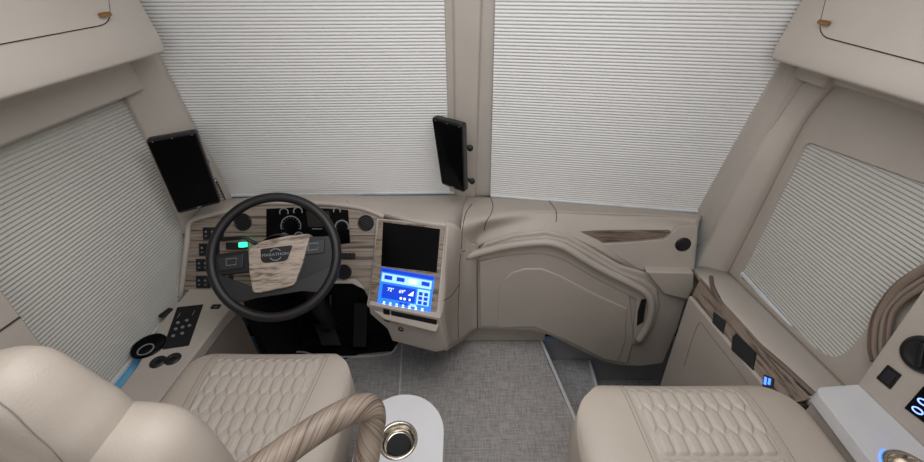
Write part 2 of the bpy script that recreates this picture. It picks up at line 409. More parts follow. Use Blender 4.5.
obj('bottom_rail', box(XR-.014, XR-.002, .6, rfront(zr)+.02, zr-.014, zr), RAIL, t, bevel=.002)
NAVY = mat('dark_gap_liner', (14, 17, 24), .6)  # dark strips added so the gaps beside the side blinds read black
obj('trim_18', box(-1.262, -1.225, 1.20, 1.52, .56, 1.45), NAVY, kind='structure')
obj('trim_19', box(1.176, 1.2, 1.14, 1.29, .64, 1.40), NAVY, kind='structure')
# ------------------------------------------------------------------ side linings
# left: valance above the blind, rear pillar panel
obj('trim_9', box(-1.26, -1.115, -.6, onx(147, 90, -1.115).y, onx(147, 90, -1.115).z, 1.56), WALLB, kind='structure', bevel=.012)
pl = Pl(V((-1.12, 0, 1)), V((-1.12, 1, 1)), V((-1.12, 0, .5)))
bm = bmesh.new(); prism(bm, [pl.hit(-60, 202), pl.hit(0, 287), pl.hit(52, 357), pl.hit(90, 412), V((-1.12, .60, .40)), V((-1.12, -.3, .40)), V((-1.12, -.3, 1.45))], V((-.05, 0, 0)))
obj('trim_10', bm, WALLB, kind='structure', bevel=.006)
bm = bmesh.new(); tube([pl.hit(-20, 345, .001), pl.hit(20, 317, .001)], .0025, 6, bm=bm); obj('trim_11', bm, SEAM, kind='structure')
# right: window surround
XS = 1.15; prt = Pl(V((XS, 1, 1)), V((XS, 0, 1)), V((XS, 1, .5)))
outer = rounded([V((XS, 1.30, 1.445)), V((XS, .0, 1.445)), V((XS, .0, .60)), V((XS, 1.285, .50))], [.05, .02, .02, .02])
inner = rounded([onx(806, 141, XS), V((XS, .765, 1.31)), V((XS, .755, onx(739, 276, XS).z+.036)), onx(739, 276, XS)], [.03, .06, .10, .02])
bm = holed(outer, inner, nR, .045); obj('trim_12', bm, WALLB, kind='structure', bevel=.006)
LC = [V((1.151, 1.24+.05*math.sin(PI*min(1, (1.46-p.z)*5)/2), min(p.z, 1.44))) for p in LA]
LM = [p+V((.012, -.016, 0)) for p in LA]; LQ = [p.lerp(q, .6)+V((-.006, -.012, 0)) for p, q in zip(LM, LC)]
solid(obj('trim_13', loft([[p+V((.004, .05, 0)) for p in LA], LA, LM, LQ, LC], 4, 4), WALLB, kind='structure', smooth=True), .004)
# sill below the window, sloping to the ledge
S0 = [V((1.0, 1.30, .666)), V((1.0, .95, .698)), V((1.0, .67, .722)), V((1.0, .1, .77))]
S1 = [p+V((.06, .0, .006)) for p in S0]; S2 = [p+V((.151, 0, -.012)) for p in S0]
solid(obj('trim_17', loft([[p+V((0, 0, -.03)) for p in S0], S0, S1, S2], 4, 4), WALLB, kind='structure', smooth=True), .004)
# upper rail above the window surround
obj('trim_14', box(1.09, 1.2, -.4, 1.345, onx(830, 84, 1.09).z, 1.55), WALLB, kind='structure', bevel=.012)
obj('trim_20', box(1.07, 1.21, 1.20, 1.35, LA[0].z-.004, 1.60), WALLB, kind='structure', bevel=.012, seg=3)
# ------------------------------------------------------------------ overhead cabinets
def cabinet(s, cpx, label, doorpx, latch):
    X0 = s*.95; cnr = onx(cpx[0], cpx[1], X0); t = thing('overhead_cabinet', label, 'cabinet', V((s*1.05, .5, cnr.z)), 'overhead cabinets')
    x1 = s*1.21
    zc = onx(40 if s < 0 else 884, 66 if s < 0 else 74, X0).z; tl = .22
    pl = Pl(V((X0, 0, zc)), V((X0, 1, zc)), V((X0+s*tl, 0, zc+1)))
    tp_ = pl.hit(cpx[0]-26*(-s) if s > 0 else cpx[0]-26, cpx[1]-57); tt = (2.12-zc)/(tp_.z-zc)
    yt = cnr.y+(tp_.y-cnr.y)*min(tt, 1.6); xt = X0+s*tl*(2.12-zc)
    bm = bmesh.new(); q = lambda y, yy: [V((X0+s*.05, y, cnr.z-.004)), V((X0, y, cnr.z)), V((X0, y, zc)), V((xt, yy, 2.12)), V((x1, yy, 2.12)), V((x1, y, cnr.z-.004))]
    A_ = [bm.verts.new(p) for p in q(-.6, -.6)]; B_ = [bm.verts.new(p) for p in q(cnr.y, yt)]
    bm.faces.new(A_); bm.faces.new(B_[::-1])
    for k in range(6): bm.faces.new([A_[k], B_[k], B_[(k+1) % 6], A_[(k+1) % 6]])
    obj('body', bm, WALLB, t, bevel=.010, seg=3)
    P = [pl.hit(*p) for p in doorpx]
    P = rounded([pl.hit(-300 if s < 0 else 1224, 47+54 if s < 0 else 57+85), P[1], P[2], pl.hit(-300 if s < 0 else 1224, -60)], [.001, .045, .045, .001])
    bm = bmesh.new(); prism(bm, [p+pl.n*.0015 for p in P], -pl.n*.015); 
    cc = sum(P, V((0, 0, 0)))/len(P); P2 = [p+(cc-p).normalized()*.006 for p in P]
    obj('door_gap', bm, SEAM, t)
    bm = bmesh.new(); prism(bm, [p+pl.n*.005 for p in P2], -pl.n*.012); dr = obj('door', bm, WALLB, t, bevel=.002)
    l = pl.hit(*latch); bm = bmesh.new(); lathe(l+V((-s*.004, 0, 0)), V((-s, 0, 0)), [(0, 0), (.005, 0), (.005, .012), (0, .012)], 12, bm); tube([l+V((-s*.014, .006, 0)), l+V((-s*.014, -.028, 0))], .0055, 12, bm=bm)
    obj('latch', bm, BRASS, dr, smooth=False)
cabinet(-1, (167, 52), 'beige overhead cabinet in the upper left corner above the side blind', [(0, 47), (112, 24), (100, -60)], (103, 14))
cabinet(1, (769, 59), 'beige overhead cabinet in the upper right corner above the rounded side window', [(924, 57), (817, 36), (840, -60)], (826, 22))
# ------------------------------------------------------------------ driver dashboard
FP = Pl(onz(250, 205, .92), onz(340, 205, .92), onz(290, 300, .58))
dash = thing('dashboard', 'beige driver dashboard with wood grain fascia, gauges, vents and centre screens', 'dashboard', V((-.6, 1.4, .5)))
outer_px = [(178, 301), (184, 243), (185.5, 225), (192, 218), (206, 213), (229, 207), (257, 200), (300, 201), (345, 204), (361, 207), (376, 212), (384, 216)]
SP = Pl(onz(380, 221, .88), onz(445, 229, .88), onz(369, 305, .6))
body_px = outer_px[:] + [(384, 230), (372, 306), (364, 290), (352, 284), (300, 284), (232, 298), (205, 301)]
obj('pod', plate(FP, body_px, -.004, .10), BEIGE, dash, bevel=.006)
fas_px = [(183, 300), (189.5, 243), (191, 226.5), (195, 222), (228, 213.5), (262, 206), (300, 205.5), (327, 206), (357, 209), (370, 213), (381, 218), (379, 240), (370, 302), (363, 285), (356, 278), (336, 280), (300, 280), (232, 294), (210, 298)]
obj('fascia', plate(FP, fas_px, .002, .02), WOODX, dash, bevel=.002, label='wood grain fascia')
lip = cr([FP.hit(x, y, .002) for x, y in [(180, 302), (187, 243), (188.5, 226), (193.5, 220), (206, 216), (229, 210.5), (260, 203), (300, 203), (328, 203.5), (359, 207.5), (372, 211.5), (384, 216.5)]], 5)
obj('fascia_lip', tube(lip, .011, 12, flat=1.0), BEIGE, dash, smooth=True)
# dash top: from the lip to the foot of the windscreen
r2 = [FP.hit(x, y, 0) for x, y in [(192, 219), (206, 214.5), (229, 209), (260, 201.5), (300, 201.5), (345, 204), (376, 211)]] + [SP.hit(412, 221, 0), SP.hit(447, 225.5, 0), onz(462, 229, .830), onz(474, 231, .815)]
r0 = [V((x, wsY(x)-.004, .845)) for x in (-1.12, -1.08, -1.0, -.86, -.70, -.48, -.33, -.18, -.05, .0, .07)]
r1 = [p.lerp(q, .45)+V((0, 0, .022)) for p, q in zip(r2, r0)]
r1b = [p.lerp(q, .12)+V((0, 0, .012)) for p, q in zip(r2, r0)]
rn = [p+V((0, .01 if k < 9 else .06, -.03)) for k, p in enumerate(r2)]
solid(obj('dash_top', loft([rn, r2, r1b, r1, r0], 4, 4), BEIGE, dash, smooth=True), .004)
# side of the pod, down to the side console
pb = [FP.hit(177, 301, 0), FP.hit(184, 243, 0), FP.hit(185.5, 225, 0), FP.hit(192, 218.5, 0)]
# gauge cluster
cl_ = obj('instrument_cluster', plate(FP, [(266, 209), (300, 207), (348, 210), (350, 243), (336, 245), (320, 237), (266, 238)], .006, .02), GLOSS, dash, bevel=.002, label='black glass instrument cluster')
def ring(pl, c, r, w, off, th, a0=0, a1=2*PI, n=36):
    bm = bmesh.new(); A = []
    for k in range(n+1):
        a = a0+(a1-a0)*k/n; e = pl.u*math.cos(a)+pl.v*math.sin(a)
        A.append([c+e*r+pl.n*off, c+e*(r-w)+pl.n*off, c+e*(r-w)+pl.n*(off-th), c+e*r+pl.n*(off-th)])
        A[-1].append(A[-1][0])
    grid(A, bm); return bm
for (x, y, r) in ((291, 226, .043), (284, 212.5, .020), (298, 211.5, .020), (284, 238, .022), (299, 237, .022), (342, 227, .030), (337, 211, .016)):
    c_ = FP.hit(x, y, .006); g = obj('gauge', ring(FP, c_, r, .004, .0015, .001, -.35, PI+.35), SILV, cl_)
    bm = bmesh.new()
    for k in range(11):
        a = -.3+(PI+.6)*k/10; e = FP.u*math.cos(a)+FP.v*math.sin(a); f = FP.n.cross(e)
        prism(bm, [c_+e*(r*.72)+f*.0006+FP.n*.001, c_+e*(r*.85)+f*.0006+FP.n*.001, c_+e*(r*.85)-f*.0006+FP.n*.001, c_+e*(r*.72)-f*.0006+FP.n*.001], -FP.n*.001)
    obj('scale', bm, SILV, cl_)
obj('centre_display', plate(FP, [(306, 211), (329, 211), (331, 227), (308, 227)], .0075, .003), mat('display_brown', (38, 33, 32), .3), cl_)
obj('display_text', plate(FP, [(312, 228.5), (322, 228.5), (322, 229.3), (312, 229.3)], .0075, .002), SILV, cl_)
# round vents
def vent(pl, px, py, r, parent, name='air_vent'):
    c_ = pl.hit(px, py, .002)
    bm = lathe(c_, pl.n, [(r*.80, -.02), (r*.84, .003), (r*.92, .008), (r, .006), (r*1.02, 0), (r*1.02, -.015)], 36)
    v = obj(name, bm, BLACK, parent, smooth=True)
    bm = lathe(c_, pl.n, [(0, .0022), (r*.86, .0022), (r*.86, -.012), (0, -.012)], 28)
    obj('backing', bm, MATTE, v)
    bm = bmesh.new()
    for k in (-2, -1, 0, 1, 2):
        h = r*.3*k; w = 2*math.sqrt(max(.0001, (r*.82)**2-h*h)); rect(pl, pl.at(c_, 0, 0, 0)+(pl.u*.5+pl.v*.86).normalized()*h, w, .004, .006, .008, bm, rot=-.52)
    obj('vane', bm, BLACK, v)
vent(FP, 243, 222, .036, dash); vent(FP, 366, 223, .033, dash); vent(FP, 344, 272, .032, dash)
# switch banks
for (x, y, n) in ((213.5, 233.5, 3), (209.5, 249.5, 3), (203.5, 265, 2), (203.5, 282, 2)):
    c_ = FP.hit(x, y, .002); w = .026*n+.008
    bk = obj('switch_bank', rect(FP, c_, w, .052, .004, .012), BLACK, dash, bevel=.002)
    for k in range(n):
        cc = FP.at(c_, (k-(n-1)/2)*.026, 0); obj('rocker_switch', rect(FP, cc, .021, .044, .009, .008), DGREY if k % 2 else BLACK, bk, bevel=.002)
        obj('switch_icon', rect(FP, FP.at(cc, 0, .008), .007, .007, .0098, .001), SILV, bk); obj('switch_icon', rect(FP, FP.at(cc, 0, -.010), .009, .003, .0098, .001), SILV, bk)
c_ = FP.hit(348, 256, .002)
bk = obj('switch_bank', rect(FP, c_, .062, .026, .004, .012), BLACK, dash, bevel=.002)
for k in (-1, 0, 1): obj('rocker_switch', rect(FP, FP.at(c_, k*.019, 0), .015, .019, .009, .008), DGREY, bk, bevel=.002)
c_ = FP.hit(231, 281, .002); obj('slide_switch', rect(FP, c_, .022, .05, .008, .012), BLACK, dash, bevel=.003)
c_ = FP.hit(241, 246, .01); obj('light_switch', rect(FP, FP.at(c_, -.02, 0), .09, .03, .0, .02), BLACK, dash, bevel=.003)
obj('green_indicator', rect(FP, FP.hit(241, 245, .04), .022, .020, .0, .03), GREENL, dash, bevel=.002, label='glowing green indicator lamp')
# ---- centre stack
sb = [(376, 218), (447, 225), (449, 228), (441, 320), (436, 333), (384, 320), (366, 306), (372, 270)]
obj('centre_stack', plate(SP, sb, -.004, .14), BEIGE, dash, bevel=.008)
obj('screen_surround', plate(SP, [(378.5, 219.5), (445, 227), (435.5, 319), (368, 305)], .001, .01), WOODS, dash, bevel=.003, label='wood grain screen surround')
obj('upper_screen', plate(SP, [(383, 222), (440, 229), (436.5, 272.5), (381, 266)], .004, .006), GLOSS, dash, bevel=.001, label='black switched-off upper screen')
ts = obj('touchscreen', plate(SP, [(382, 267.5), (434.5, 276.5), (430, 313.5), (377, 304)], .004, .006), BLUE, dash, label='lit blue touchscreen with white icons')
TL, TR, BRc, BLc = [SP.hit(*p) for p in ((382, 267.5), (434.5, 276.5), (430, 313.5), (377, 304))]
def tp(s, q): return TL.lerp(TR, s).lerp(BLc.lerp(BRc, s), q)
def tile(name, s0, s1, q0, q1, m, off=.005, parent=ts):
    bm = bmesh.new(); prism(bm, [tp(s0, q0)+SP.n*off, tp(s1, q0)+SP.n*off, tp(s1, q1)+SP.n*off, tp(s0, q1)+SP.n*off], -SP.n*.0008); return obj(name, bm, m, parent)
tile('status_bar', .0, 1, 0, .10, BLUED)
tile('menu_bar', .03, .97, .13, .36, BLUEL)
for k in range(4): tile('menu_button', .08+.235*k, .23+.235*k, .18, .29, BLUED if k != 2 else WHITEL, .0056)
tile('climate_panel', .07, .70, .42, .80, BLUED)
tile('keypad_panel', .73, .96, .40, .82, BLUEL)
for i in range(2):
    for j in range(3): tile('key', .76+.1*i, .83+.1*i, .47+.12*j, .56+.12*j, BLUED, .0056)
text('readout', '72°', SP, tp(.23, .55)+SP.n*.005, .020, WHITEL, ts); text('readout', '69°', SP, tp(.45, .55)+SP.n*.005, .020, WHITEL, ts)
bm = bmesh.new(); prism(bm, [tp(.56, .62)+SP.n*.0056, tp(.66, .48)+SP.n*.0056, tp(.66, .62)+SP.n*.0056], -SP.n*.0005); obj('fan_icon', bm, WHITEL, ts)
for k in (.42, .49): tile('arrow_key', k, k+.04, .70, .76, WHITEL, .0056)
tile('arrow_key', .59, .62, .70, .76, WHITEL, .0056)
for k in range(2): tile('page_button', .42+.09*k, .49+.09*k, .83, .89, BLUED, .0056)
tile('page_button', .62, .74, .83, .89, BLUEL, .0056)
for k in range(7):
    tile('toolbar_icon', .12+.12*k, .155+.12*k, .89, .93, WHITEL); tile('icon_caption', .11+.12*k, .165+.12*k, .95, .965, WHITEL)
# lower panel of the stack with slot, rocker and socket
LP = Pl(onz(366, 306, .6), onz(441, 320, .6), onz(415, 346, .40))
obj('lower_panel', plate(LP, [(368, 304), (440, 318), (447, 350), (436, 352.5), (392, 341), (387, 329), (370, 314)], 0, .05), BEIGE, dash, bevel=.006)
obj('storage_slot', plate(LP, [(391, 311), (437, 320.5), (435.5, 330), (391, 320.5)], .003, .01), MATTE, dash, bevel=.001)
obj('rocker_switch', plate(LP, [(383, 309), (389.5, 310.5), (389.5, 322.5), (383.5, 320.5)], .004, .01), BLACK, dash, bevel=.001)
obj('power_socket', lathe(LP.hit(401, 329, .0), LP.n, [(.004, -.01), (.006, .001), (.012, .003), (.012, 0)], 20), BLACK, dash)
# right hand flank of the stack sweeping round to the passenger side
K = [[SP.hit(447, 225.5, .002), SP.hit(446, 226, 0), SP.hit(442, 300, 0), SP.hit(440, 321, 0), LP.hit(446, 351, 0)],
     [onz(456, 226, .868), onz(456, 232, .855), ony(452, 290, 1.26), ony(449, 318, 1.235), ony(452, 347, 1.25)],
     [ony(463, 233, 1.34), ony(463, 241, 1.345), ony(460, 290, 1.34), ony(459, 315, 1.33), ony(462, 341, 1.33)],
     [ony(470, 242, 1.36), ony(471, 252, 1.362), ony(471, 285, 1.375), ony(471, 310, 1.39), ony(472, 333, 1.39)],
     [ony(478, 244, 1.385), ony(479, 253, 1.388), ony(479, 285, 1.40), ony(479, 310, 1.40), ony(479, 329, 1.40)]]
solid(obj('stack_flank', loft(K, 4, 4), BEIGE, dash, smooth=True), .004, 1 if False else -1)
flank = [o for o in dash.children if o.name.startswith(('stack_flank', 'dash_top', 'centre_stack', 'lower_panel'))]
seam('panel_seam', flank, [(442, 301), (451, 296), (459.5, 284)], .0016, SEAM, dash)
seam('panel_seam', flank, [(345, 200), (349, 203), (349, 207)], .0012, TAUPE, dash)
# kneehole lining under the dash
obj('footwell_lining', box(-.93, -.90, 1.17, 1.48, .01, .60), MATTE, dash)
bm = bmesh.new(); prism(bm, [V((-.9, 1.50, .012)), V((-.1, 1.50, .012)), V((-.1, 1.62, .8)), V((-.9, 1.62, .8))], V((0, .02, 0))); obj('footwell_lining', bm, MATTE, dash)
bm = bmesh.new(); prism(bm, [onz(257, 357, .004), onz(290, 350, .004), onz(350, 355, .004), onz(392, 351, .004), onz(400, 340, .004), V((-.2, 1.49, .004)), V((-.9, 1.49, .004)), V((-.9, 1.2, .004))], V((0, 0, .004)))
tag(obj('footwell_mat', bm, CARPET), 'black mat on the floor of the driver footwell under the dashboard', 'mat')
bm = bmesh.new(); tube(cr([onz(270, 355.5, .006), onz(300, 352, .006), onz(318, 356, .006), onz(350, 357, .006), onz(388, 354, .006), onz(397, 346, .006)], 6), .006, 8, bm=bm)
obj('trim_15', bm, METALT, kind='structure', smooth=True)
# ------------------------------------------------------------------ pedals and steering column
def pedal(pts, w, label):
    t = thing('pedal', label, 'pedal', V((pts[0].x, pts[0].y, .01)), 'driver pedals')
    a, b = pts; dv = (b-a).normalized(); s = V((1, 0, 0)); n = s.cross(dv)
    bm = bmesh.new(); prism(bm, [a-s*w/2, a+s*w/2, b+s*w/2, b-s*w/2], n*.014); pd = obj('pad', bm, mat('pedal_rubber', (40, 41, 44), .6), t, bevel=.004)
    bm = bmesh.new()
    L = (b-a).length; 
    for k in range(8):
        q = a+dv*(L*(k+.7)/8.4)-n*.002; prism(bm, [q-s*w*.4, q+s*w*.4, q+s*w*.4+dv*.005, q-s*w*.4+dv*.005], n*.003)
    obj('grip_ribs', bm, MATTE, pd)
    bm = bmesh.new(); m_ = a.lerp(b, .6)+n*.01; tube([m_, m_+V((0, .10, .05)), V((m_.x, 1.52, m_.z+.12))], .012, 8, bm=bm); obj('arm', bm, BLACK, t)
pedal((onz(360, 346, .08), ony(361, 302, 1.46)), .07, 'tall black accelerator pedal nearest the centre stack')
pedal((onz(332, 345, .12), ony(324, 324, 1.40)), .10, 'wide black brake pedal below the steering column')
# ------------------------------------------------------------------ steering wheel
sw = thing('steering_wheel', 'black leather steering wheel with wood grain hub in front of the dashboard', 'steering wheel', V((-.64, 1.3, .6)))
D = 1.34; wc = O+ray(275, 256)*(D/FL)
wn = V((.10, -.74, .67)).normalized()
wu = (V((1, 0, 0))-wn*wn.x).normalized(); wv = wn.cross(wu); ang = math.radians(6)
wu, wv = wu*math.cos(ang)+wv*math.sin(ang), wv*math.cos(ang)-wu*math.sin(ang)
WP = Pl(V((0, 0, 0)), V((1, 0, 0)), V((0, 0, -1))); WP.o = wc; WP.u = wu; WP.v = wv; WP.n = wn
RW = .2065
bm = tube([wc+wu*(RW*math.cos(a))+wv*(RW*math.sin(a)) for a in [2*PI*k/72 for k in range(72)]], .0165, 16, closed=True)
obj('rim', bm, RIMM, sw, smooth=True)
def wp(x, y, h=0): return wc+wu*x+wv*y+wn*h
def wpl(pts, h, th, r=None):
    P = [wp(x, y, h) for x, y in pts]
    if r: P = rounded(P, r, 4)
    bm = bmesh.new(); prism(bm, P, -wn*th); return bm
def wpx(px, h, th, r=None):
    P = [WP.hit(x, y, h) for x, y in px]
    if r: P = rounded(P, r, 4)
    bm = bmesh.new(); prism(bm, P, -wn*th); return bm
obj('hub_pad', wpx([(248, 249), (262, 241), (288, 235.5), (310.5, 233.5), (303, 262), (294.5, 284.5), (288, 287), (257, 293.5), (252.5, 292), (249, 272)], .016, .045, .012), wood('hub_wood', (170, 156, 142), (104, 90, 79), (2.0, 75, 95), rot=(0, .12, 0)), sw, bevel=.007, seg=3, label='wood grain hub cover')
bd = obj('badge', wpx([(260, 249), (292.5, 245), (287.5, 258.5), (284.5, 261), (264.5, 263), (261, 261)], .0195, .006, .007), BLACK, sw, bevel=.002, label='black shield-shaped badge with silver lettering')
bcen = WP.hit(275.5, 254.5, .0195)
obj('emblem_ring', ring(WP, bcen, .021, .0025, .0008, .001, .6, PI-.6), SILV, bd)
obj('emblem_ring', ring(WP, bcen, .021, .0025, .0008, .001, PI+.5, 2*PI-.5), SILV, bd)
text('badge_lettering', 'MARATHON', WP, bcen, .0135, SILV, bd, .0008, .0004, sx=1.15)
# spokes with button pads
obj('spoke', wpx([(207, 255), (251, 250), (252, 272), (210, 277)], .004, .025, .008), BLACK, sw, bevel=.006)
obj('spoke', wpx([(303, 237), (330, 236), (341, 252), (338, 262), (318, 272), (297, 281)], .004, .025, .006), BLACK, sw, bevel=.006)
obj('lower_spoke', wpx([(211, 268), (224, 277), (250, 287), (294, 283), (316, 269), (337, 256), (338, 276), (327, 293), (302, 291), (284, 294), (256, 298), (242, 302), (224, 300), (213, 285)], .003, .02, .006), mat('spoke_grey', (36, 36, 38), .5), sw, bevel=.005)
for s in (-1, 1):
    c0 = (-.138, -.008) if s < 0 else (.130, .018)
    bp_ = obj('button_pad', wpl([(c0[0]-.046, c0[1]+.020), (c0[0]+.040, c0[1]+.026), (c0[0]+.036, c0[1]-.024), (c0[0]-.040, c0[1]-.026)], .010, .012, .006), DGREY, sw, bevel=.003)
    R_ = [wp(c0[0]+a, c0[1]+b_, .0108) for a, b_ in ((-.016, .012), (.018, .012), (.014, -.010), (-.016, -.010))]
    obj('silver_button_outline', tube(R_, .0014, 6, closed=True), SILV, bp_)
# steering column and stalks
bm = lathe(wc-wn*.02, -wn, [(.075, 0), (.085, .03), (.075, .12), (.055, .2), (.05, .34), (0, .34)], 28); obj('column_shroud', bm, BLACK, sw, smooth=True)
a = wp(-.06, .04, -.06); obj('stalk', tube([a, wp(-.12, .082, -.05), wp(-.19, .080, -.045)], lambda t: .010+.004*t, 10, flat=.6), BLACK, sw, smooth=True)
a = wp(.06, .03, -.06); obj('stalk', tube([a, wp(.12, .03, -.05), wp(.17, .02, -.045)], lambda t: .010+.004*t, 10, flat=.6), BLACK, sw, smooth=True)
cb_ = wc-wn*.30
bm = bmesh.new(); tube([cb_, ony(318, 305, 1.30), ony(330, 322, 1.36)], .04, 12, bm=bm); obj('lower_column', bm, mat('column_grey', (24, 25, 27), .6), sw, smooth=True)
# ------------------------------------------------------------------ passenger side dash
PP = Pl(V((0, 1.40, .5)), V((1, 1.28, .5)), V((0, 1.40, 0)))
pd_ = thing('passenger_dashboard', 'beige dash section in front of the passenger seat with sweeping grab rail', 'dashboard', V((.5, 1.45, 0)))
rows = [[onz(466, 196, .846), onz(479, 196, .846), onz(494, 197, .846), onz(522, 198.5, .846), onz(549, 200.5, .846), onz(585, 203.5, .846), onz(615, 206, .846), onz(645, 208.5, .846), onz(672, 211, .846), onz(702, 214, .846)],
        [onz(463, 208, .872), onz(476, 208, .868), onz(492, 209, .868), onz(522, 209, .870), onz(555, 210, .870), onz(587, 211.5, .868), onz(615, 213, .866), onz(645, 214, .864), onz(674, 216, .856), onz(701, 219, .846)],
        [onz(461.5, 224, .868), onz(474, 223, .860), onz(487, 220, .858), onz(520, 215, .860), onz(552, 214, .860), onz(587, 215.5, .856), onz(617, 217, .852), onz(647, 218, .850), onz(674, 219.5, .846), onz(699, 224, .835)],
        [ony(461, 238, 1.325), PP.hit(474, 239, .0), PP.hit(485, 231, -.03), PP.hit(518, 224, -.04), PP.hit(552, 222, -.045), PP.hit(589, 229, -.05), PP.hit(620, 232, -.05), PP.hit(650, 233, -.05), PP.hit(676, 235, -.045), PP.hit(697, 240, -.03)],
        [ony(461, 252, 1.33), PP.hit(475, 250, .005), PP.hit(485, 243, -.01), PP.hit(518, 234, -.01), PP.hit(552, 231, -.01), PP.hit(588, 245, -.01), PP.hit(618, 262, -.01), PP.hit(648, 274, -.01), PP.hit(674, 276, -.01), PP.hit(694, 276, -.01)]]
solid(obj('upper_body', loft(rows, 5, 6), BEIGE, pd_, smooth=True), .004)
ub = [o for o in pd_.children if o.name.startswith('upper_body')]
seam('panel_seam', flank+ub, [(472, 204), (466, 213), (462.5, 228), (461.8, 240), (461.6, 249)], .0016, SEAM, dash)
seam('panel_seam', flank, [(461, 254), (459.5, 266), (459, 290), (458, 315), (458.5, 338)], .0016, SEAM, dash)
seam('panel_seam', ub, [(490.5, 197.5), (493, 206), (491, 214), (486, 222), (484, 231)], .0016, SEAM, pd_)
seam('panel_seam', ub, [(549, 201), (553, 206), (556, 211), (556.5, 217), (556, 222)], .0016, SEAM, pd_)
UPp = Pl(PP.hit(589, 229, -.05), PP.hit(676, 235, -.045), PP.hit(674, 276, -.01))
UPp = Pl(PP.hit(600, 231, -.043), PP.hit(676, 235, -.043), PP.hit(674, 276, -.006))
obj('wood_insert', plate(UPp, [(580, 231.5), (671, 231.5), (664, 237.5), (599, 243.5)], .006, .02), WOODY if False else wood('insert_wood', (128, 113, 102), (84, 71, 63), (4, 70, 90)), pd_, bevel=.002, label='dark wood grain insert strip')
obj('lower_face', plate(UPp, [(599, 245), (666, 239.5), (673, 232), (681, 226), (698, 226), (694, 270), (640, 270)], .008, .02), BEIGE, pd_, bevel=.003)
sp = obj('speaker_grille', lathe(UPp.hit(683, 244.5, .008), UPp.n, [(0, .004), (.028, .004), (.031, .002), (.033, -.003)], 30), BLACK, pd_, smooth=True, label='round black speaker grille')
# lower panel
lo = [(477, 252), (486, 243), (512, 235), (545, 231), (568, 236), (590, 248), (620, 266), (646, 273), (694, 274), (694, 287), (687, 301), (678, 330), (664, 364), (640, 367), (621, 366), (603, 362), (572, 347), (552, 337), (533, 331), (477, 329)]
obj('lower_panel', plate(PP, lo, .0, .05), BEIGE, pd_, bevel=.012, seg=3)
obj('raised_band', plate(PP, [(479, 263), (512, 254), (540, 252), (562, 257), (596, 277), (630, 296), (634, 340), (628, 364), (603, 360), (572, 344.5), (534, 328), (480, 327)], .010, .02), BEIGE, pd_, bevel=.008, seg=3)
obj('inner_panel', plate(PP, [(497, 328), (499, 292), (504, 280), (512, 273), (524, 269), (542, 269), (560, 276), (592, 293), (627, 309), (626, 340), (618, 362), (603, 359), (572, 343), (534, 327)], .016, .02), BEIGE, pd_, bevel=.006, seg=3)
rail_px = [(466.5, 256.5), (485, 251), (512, 245), (542, 242), (558, 244.5), (570, 250), (598, 267), (630, 283), (644, 291), (650.5, 300), (651, 312), (647, 326), (638, 341)]
rp_ = [PP.hit(x, y, .034 if 1 < i < 11 else .030) for i, (x, y) in enumerate(rail_px)]
obj('grab_rail', tube(cr(rp_, 5), .0165, 14), BEIGE, pd_, smooth=True)
obj('rail_shoulder', plate(PP, [(476, 262), (486, 249), (514, 240), (546, 237), (566, 241), (590, 254), (622, 273), (645, 281), (658, 290), (660, 306), (655, 326), (644, 345), (633, 345), (636, 300), (600, 282), (562, 260), (540, 254), (512, 256)], .014, .03), BEIGE, pd_, bevel=.010, seg=3)
obj('pull_slot', plate(PP, [(641.5, 300), (646.5, 299.5), (643.5, 322), (637, 326), (638, 312)], .0185, .01), MATTE, pd_, bevel=.001)
obj('end_shelf', plate(PP, [(646, 272), (694, 273), (694, 288), (688, 300), (664, 294)], .03, .05), BEIGE, pd_, bevel=.006)
obj('panel_seam', tube([PP.hit(477, 253, .012), PP.hit(477.5, 329, .012)], .0018, 6), SEAM, pd_)
obj('under_shadow_kick', box(-.02, .46, 1.455, 1.485, .012, .25), BEIGE, pd_)
# ------------------------------------------------------------------ pillar display screens
def display(label, TLp, TRp, BRp, BLp, th, brk):
    cpt = (BLp+BRp)/2; t = thing('display_monitor', label, 'monitor', cpt, 'pillar monitors')
    pl = Pl(TLp, TRp, BLp); pts = [TLp, TRp, BRp, BLp]
    bm = bmesh.new(); prism(bm, rounded(pts, .012, 4), -pl.n*th); obj('housing', bm, BLACK, t, bevel=.004)
    c0 = sum(pts, V((0, 0, 0)))/4
    q = [c0+(p-c0)*.93 for p in pts]; bm = bmesh.new(); prism(bm, [p+pl.n*.0012 for p in q], -pl.n*.003); obj('screen', bm, GLOSS, t)
    for a_, b_, f in ((0, 1, .12), (0, 1, .5), (0, 1, .9)):
        p = pts[0].lerp(pts[1], f)*.965+pts[3].lerp(pts[2], f)*.035
        obj('screw', lathe(p+pl.n*.0008, pl.n, [(0, .001), (.0018, .001), (.0018, 0)], 10), SILV, t)
    p = pts[3].lerp(pts[2], .5)*.975+pts[0].lerp(pts[1], .5)*.025
    obj('logo', rect(pl, p, .014, .004, .0016, .001), SILV, t)
    for a_, b_ in brk: 
        br_ = obj('bracket', tube([a_, a_.lerp(b_, .5)+V((0, -.006, 0)), b_], .008, 10), BLACK, t, smooth=True)
        obj('knob', lathe(b_+V((0, -.012, 0)), V((0, -1, 0)), [(0, -.01), (.011, -.01), (.013, 0), (.011, .008), (0, .009)], 16), BLACK, br_, smooth=True)
TLp, TRp, BRp, BLp = ony(145, 140, 1.27), ony(196, 131, 1.33), ony(221, 203, 1.33), ony(178, 214, 1.27)
display('black camera monitor on the left front pillar beside the side blind', TLp, TRp, BRp, BLp, .03, [(ony(205, 160, 1.37), ony(207, 161, 1.45))])
TLp, TRp, BRp, BLp = ony(431.5, 117, 1.47), ony(462.5, 125, 1.40), ony(464.5, 193, 1.40), ony(441.5, 184, 1.47)
